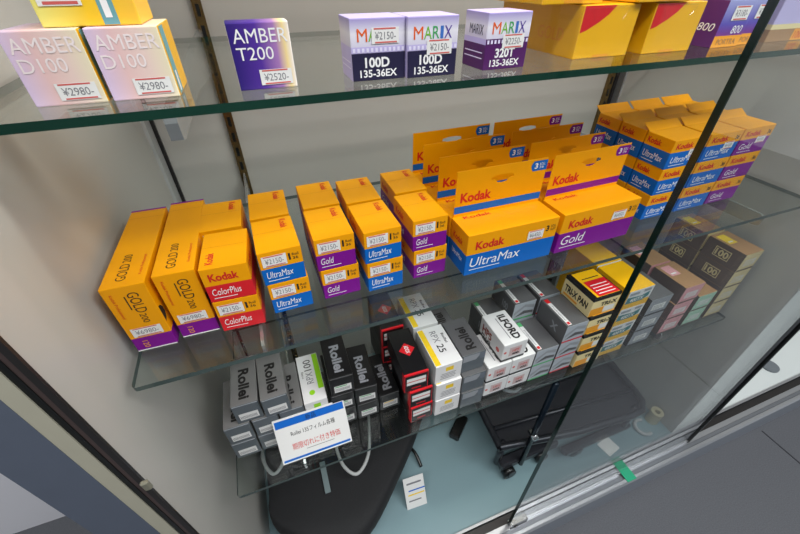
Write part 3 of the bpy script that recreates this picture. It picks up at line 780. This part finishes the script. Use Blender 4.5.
# black soft bag (plan outline at its top, tapering to the floor)
bag = empty('tote_bag', (.12, .15, ZF)); tag(bag, 'black fabric bag with pale cord handles on the cabinet floor', 'bag')
CAMP = Vector((.1408, -.2402, .265))
def rz(p, k): return CAMP + (Vector(p) - CAMP) * k
bm = bmesh.new()
out = [(.012, .118), (.004, .095), (.014, .060), (.060, .020), (.125, -.016), (.175, .004), (.245, .075), (.318, .150), (.365, .215), (.385, .280), (.36, .345), (.28, .385), (.16, .395), (.06, .37), (.02, .29), (.006, .20)]
out = [tuple(rz((x, y, -.54), .913))[:2] for x, y in out]
ctr = Vector((.18, .16, 0)); rings = []
for z, s in ((ZF+.001, .84), (ZF+.012, .88), (-.54, .94), (-.50, .99), (-.485, .985), (-.474, .95), (-.469, .88)):
    ring = []
    for x, y in out:
        x = x + .012 * max(0, x - .1) / .2; p = ctr + (Vector((x, y, 0)) - ctr) * s
        if x < .10: p.x = x - .012 * (1 - x / .1)
        ring.append(bm.verts.new((max(p.x, -.0115), p.y, z + (0.004*math.sin(x*40)*math.cos(y*35) if z > -.49 else 0))))
    rings.append(ring)
for a, c in zip(rings, rings[1:]):
    for i in range(len(out)): bm.faces.new((a[i], a[(i+1) % len(out)], c[(i+1) % len(out)], c[i]))
bm.faces.new(list(reversed(rings[0]))); bm.faces.new(rings[-1])
bmesh.ops.recalc_face_normals(bm, faces=bm.faces)
bmesh.ops.triangulate(bm, faces=[f for f in bm.faces if len(f.verts) > 4])
B = MB(); B.mi(BAGM); bm.verts.index_update(); B.add_bm(bm, Matrix.Translation((-.12, -.15, -ZF)))
o = B.build('bag_body', bag, smooth=True); sm = o.modifiers.new('s', 'SUBSURF'); sm.levels = 1; sm.render_levels = 2
def arc(pts, n=6):
    P = [Vector(p) for p in pts]; P = [P[0]] + P + [P[-1]]; r = []
    for i in range(1, len(P)-2):
        for k in range(n):
            t = k/n; a, b_, c, d_ = P[i-1], P[i], P[i+1], P[i+2]
            r.append(.5*((2*b_) + (c-a)*t + (2*a-5*b_+4*c-d_)*t*t + (3*b_-a-3*c+d_)*t**3))
    r.append(P[-2]); return r
off = Vector((-.12, -.15, -ZF))
for pts in ([(.160, .27, -.545), (.150, .20, -.53), (.145, .15, -.515), (.152, .108, -.505), (.173, .088, -.505), (.204, .120, -.51), (.225, .190, -.525), (.236, .24, -.545)],
            [(.020, .30, -.545), (.004, .225, -.515), (.003, .175, -.50), (.020, .140, -.495), (.040, .160, -.50), (.058, .225, -.52), (.07, .28, -.545)]):
    b = MB(); b.tube([rz(p, .913) + off for p in arc(pts)], .003, ROPE, 10); b.build('handle', bag, smooth=True)
b = MB(); b.box(.108-.12, .058-.15, -.466-ZF, .118-.12, .115-.15, -.464-ZF, mat('tag_grey', (110, 125, 128), .5)); b.build('strap_tab', bag)
o = MB(); o.tube(arc([(.275, .135, ZF+.004), (.292, .137, ZF+.012), (.305, .115, ZF+.015), (.309, .085, ZF+.004)]), .0035, BLKRUB, 8); o = o.build('cord_loop', None, True); tag(o, 'short black cord curving on the pale floor right of the bag', 'cord')
# price card on the cabinet floor
b = MB(); b.prism([(-.021, 0), (.021, 0), (.021, .001), (-.021, .001)], 0, .072, LABEL)
f = (Vector((-.021, -.00012, 0)), Vector((1, 0, 0)), Vector((0, 0, 1)))
b.rect(f, .006, .056, .03, .004, INKG); b.rect(f, .008, .04, .034, .003, BLUETXT); b.rect(f, .006, .03, .034, .003, PYEL); b.rect(f, .006, .016, .026, .003, INKG)
o = b.build('price_card'); o.location = (.272, .018, ZF+.0005); o.rotation_euler = (math.radians(-27), 0, math.radians(-3)); tag(o, 'small white price card leaning back on the pale cabinet floor', 'price card')

# wheeled stand lying in the right half
k = empty('equipment_cart', (.62, .10, ZF)); tag(k, 'dark wheeled equipment cart with tray on the cabinet floor', 'cart')
ox = Vector((-.62, -.10, -ZF))
def T(p): return Vector(p) + ox
zt = -.47
tray = [(.446, .022), (.61, -.006), (.745, -.018), (.772, -.016), (.790, .0), (.795, .02), (.815, .22), (.81, .25), (.79, .26), (.49, .30), (.465, .28), (.458, .20)]
b = MB(); b.prism([(x-.62, y-.10) for x, y in tray], zt-ZF-.02, zt-ZF-.010, CARTM); b.build('tray', k)
b = MB(); b.tube([T((x, y, zt)) for x, y in tray + tray[:1]], .007, CARTD, 10, caps=False); b.build('tray_rim', k, True)
for (xa, ya, xb, yb, zz) in ((.452, .06, .79, .03, zt-.002), (.50, .11, .72, .10, zt+.010), (.49, .18, .74, .17, zt+.008)):
    b = MB(); b.tube([T((xa, ya, zz)), T((xb, yb, zz))], .005, CARTD, 10); b.build('cross_bar', k, True)
b = MB(); b.box(.455-.62, .008-.10, .028, .60-.62, .030-.10, .05, CARTM, bev=.004); b.build('lower_bar', k)
b = MB(); b.box(.60-.62, -.014-.10, .026, .785-.62, .004-.10, .042, CARTM, bev=.004); b.build('lower_bar', k)
b = MB(); b.box(.50-.62, .24-.10, .03, .78-.62, .255-.10, .045, CARTM, bev=.004); b.build('lower_bar', k)
for (x, y) in ((.476, .006), (.560, .010), (.640, -.006), (.52, .247), (.76, .247)):
    b = MB(); b.cyl((x-.62, y-.10-.007, .015), (x-.62, y-.10+.007, .015), .0145, BLKRUB, 24); w = b.build('wheel', k, True)
    b = MB(); b.cyl((x-.62, y-.10-.0085, .015), (x-.62, y-.10+.0085, .015), .005, CARTD, 16); b.box(x-.62-.007, y-.10-.010, .015, x-.62+.007, y-.10-.0082, .034, CARTM); b.build('fork', w)
for (x, y) in ((.458, .028), (.50, .25), (.775, .25), (.765, -.006)):
    b = MB(); b.tube([T((x, y, ZF+.03)), T((x, y, zt))], .007, CARTD, 12); b.build('upright', k, True)
b = MB(); b.tube([T((.501, .006, ZF+.036)), T((.503, .006, -.262))], .0052, mat('blue_black_tube', (18, 30, 42), .25, metal=.5), 14); b.cyl(T((.502, -.004, -.43)), T((.502, .016, -.43)), .006, CHROME, 14); b.build('pull_handle', k, True)
b = MB(); b.tube([T(p) for p in arc([(.515, .24, zt+.004), (.50, .18, zt+.024), (.505, .13, zt+.024), (.53, .11, zt+.018), (.555, .115, zt+.01)])], .0035, LGREY, 8); b.build('hook_wire', k, True)
# slanted rubber pad and small things
b = MB(); b.box(-.03, -.012, 0, .03, .012, .018, BLKRUB, bev=.003); o = b.build('rubber_block'); o.location = (.425, .135, ZF+.0002); o.rotation_euler = (0, 0, .7); tag(o, 'small black block on the cabinet floor left of the cart', 'block')
o = b = MB(); b.box(-.018, -.016, 0, .018, .016, .0015, LABEL); o = b.build('paper_slip'); o.location = (.725, -.022, ZF+.0045-.0045+.0002); o.rotation_euler = (0, 0, .2); tag(o, 'white paper slip on the cabinet floor in front of the cart tray', 'paper')
# crumpled plastic on the tray
bm = bmesh.new(); bmesh.ops.create_icosphere(bm, subdivisions=2, radius=.019)
for v in bm.verts: v.co = v.co * random.uniform(.55, 1.35); v.co.z *= .8
B = MB(); B.mi(mat('crumpled_film', (222, 226, 230), .15)); bm.verts.index_update(); B.add_bm(bm); o = B.build('crumpled_plastic'); o.location = (.72, .17, zt+.009); tag(o, 'crumpled piece of clear white plastic lying on the cart tray', 'plastic scrap')
# pale roll with a hook
b = MB()
for i in range(24):
    a0, a1 = 2*PI*i/24, 2*PI*(i+1)/24
    for r0, r1, z0, z1 in ((.0135, .0135, 0, .036), (.0135, .006, .036, .036), (.006, .006, .036, 0), (.006, .0135, 0, 0)):
        b.face([(r0*math.cos(a0), r0*math.sin(a0), z0), (r0*math.cos(a1), r0*math.sin(a1), z0), (r1*math.cos(a1), r1*math.sin(a1), z1), (r1*math.cos(a0), r1*math.sin(a0), z1)], mat('roll_paper', (190, 182, 150), .6))
o = b.build('tape_roll', None, False); o.location = (.8705, -.008, ZF+.0002); tag(o, 'small cream roll standing on the floor near the right door edge', 'roll')
b = MB(); b.tube([(.018*math.cos(t), .018*math.sin(t), 0) for t in [PI*.3 + i*PI*1.3/14 for i in range(15)]], .004, ROPE, 8); o = b.build('white_hook', None, True); o.location = (.834, -.016, ZF+.0045); tag(o, 'white curved hook lying in front of the cream roll', 'hook')
b = MB(); b.cyl((0, 0, 0), (0, 0, .005), .021, mat('puck_grey', (105, 112, 118), .5), 28); o = b.build('floor_cap', None); o.location = (1.30, -.005, ZF+.0002); tag(o, 'flat round grey cap on the floor past the black door stile', 'cap')

for o in PROTOS:
    if 'dim' in o: del o['dim']
for o in bpy.data.objects:
    if 'dim' in o: del o['dim']

# ------------------------------------------------------------------ light
def area(name, loc, rot, sx, sy, power, color=(1, 1, 1)):
    l = bpy.data.lights.new(name, 'AREA'); l.shape = 'RECTANGLE'; l.size = sx; l.size_y = sy; l.energy = power; l.color = color
    o = bpy.data.objects.new(name, l); col.objects.link(o); o.location = loc; o.rotation_euler = rot; return o
area('ceiling_lamp', (.3, -.75, 1.5), (math.radians(25), 0, 0), 2.4, .25, 38, (1, .985, .965))
area('ceiling_lamp_far', (1.6, -1.1, 1.5), (math.radians(25), 0, math.radians(20)), 1.8, .25, 22, (.95, .98, 1))
area('cabinet_lamp', (.55, .03, .60), (math.radians(0), 0, 0), .7, .03, 3.6, (1, .95, .88))
w = bpy.data.worlds.new('World'); sc.world = w; w.use_nodes = True
bg = w.node_tree.nodes['Background']; bg.inputs[0].default_value = (.86, .90, .93, 1); bg.inputs[1].default_value = .5

# ------------------------------------------------------------------ camera
cam = bpy.data.cameras.new('Camera'); co = bpy.data.objects.new('Camera', cam); col.objects.link(co)
R = [[0.9366, -0.2209, 0.2720], [-0.3503, -0.5830, 0.7331], [-0.0033, -0.7819, -0.6234]]
xa = Vector([R[i][0] for i in range(3)]).normalized(); za = -Vector([R[i][2] for i in range(3)]); za = (za - xa*za.dot(xa)).normalized(); ya = za.cross(xa)
M = Matrix(((xa.x, ya.x, za.x), (xa.y, ya.y, za.y), (xa.z, ya.z, za.z))).to_4x4(); M.translation = Vector((.1408, -.2402, .265))
co.matrix_world = M
cam.sensor_width = 36; cam.lens = 36*373.14/800; cam.clip_start = .01; cam.clip_end = 50
sc.camera = co
sc.view_settings.view_transform = 'Standard'; sc.view_settings.look = 'None'; sc.view_settings.exposure = -0.2; sc.view_settings.gamma = 1.0; sc.view_settings.use_curve_mapping = False
sc.cycles.transparent_max_bounces = 32; sc.cycles.max_bounces = 10
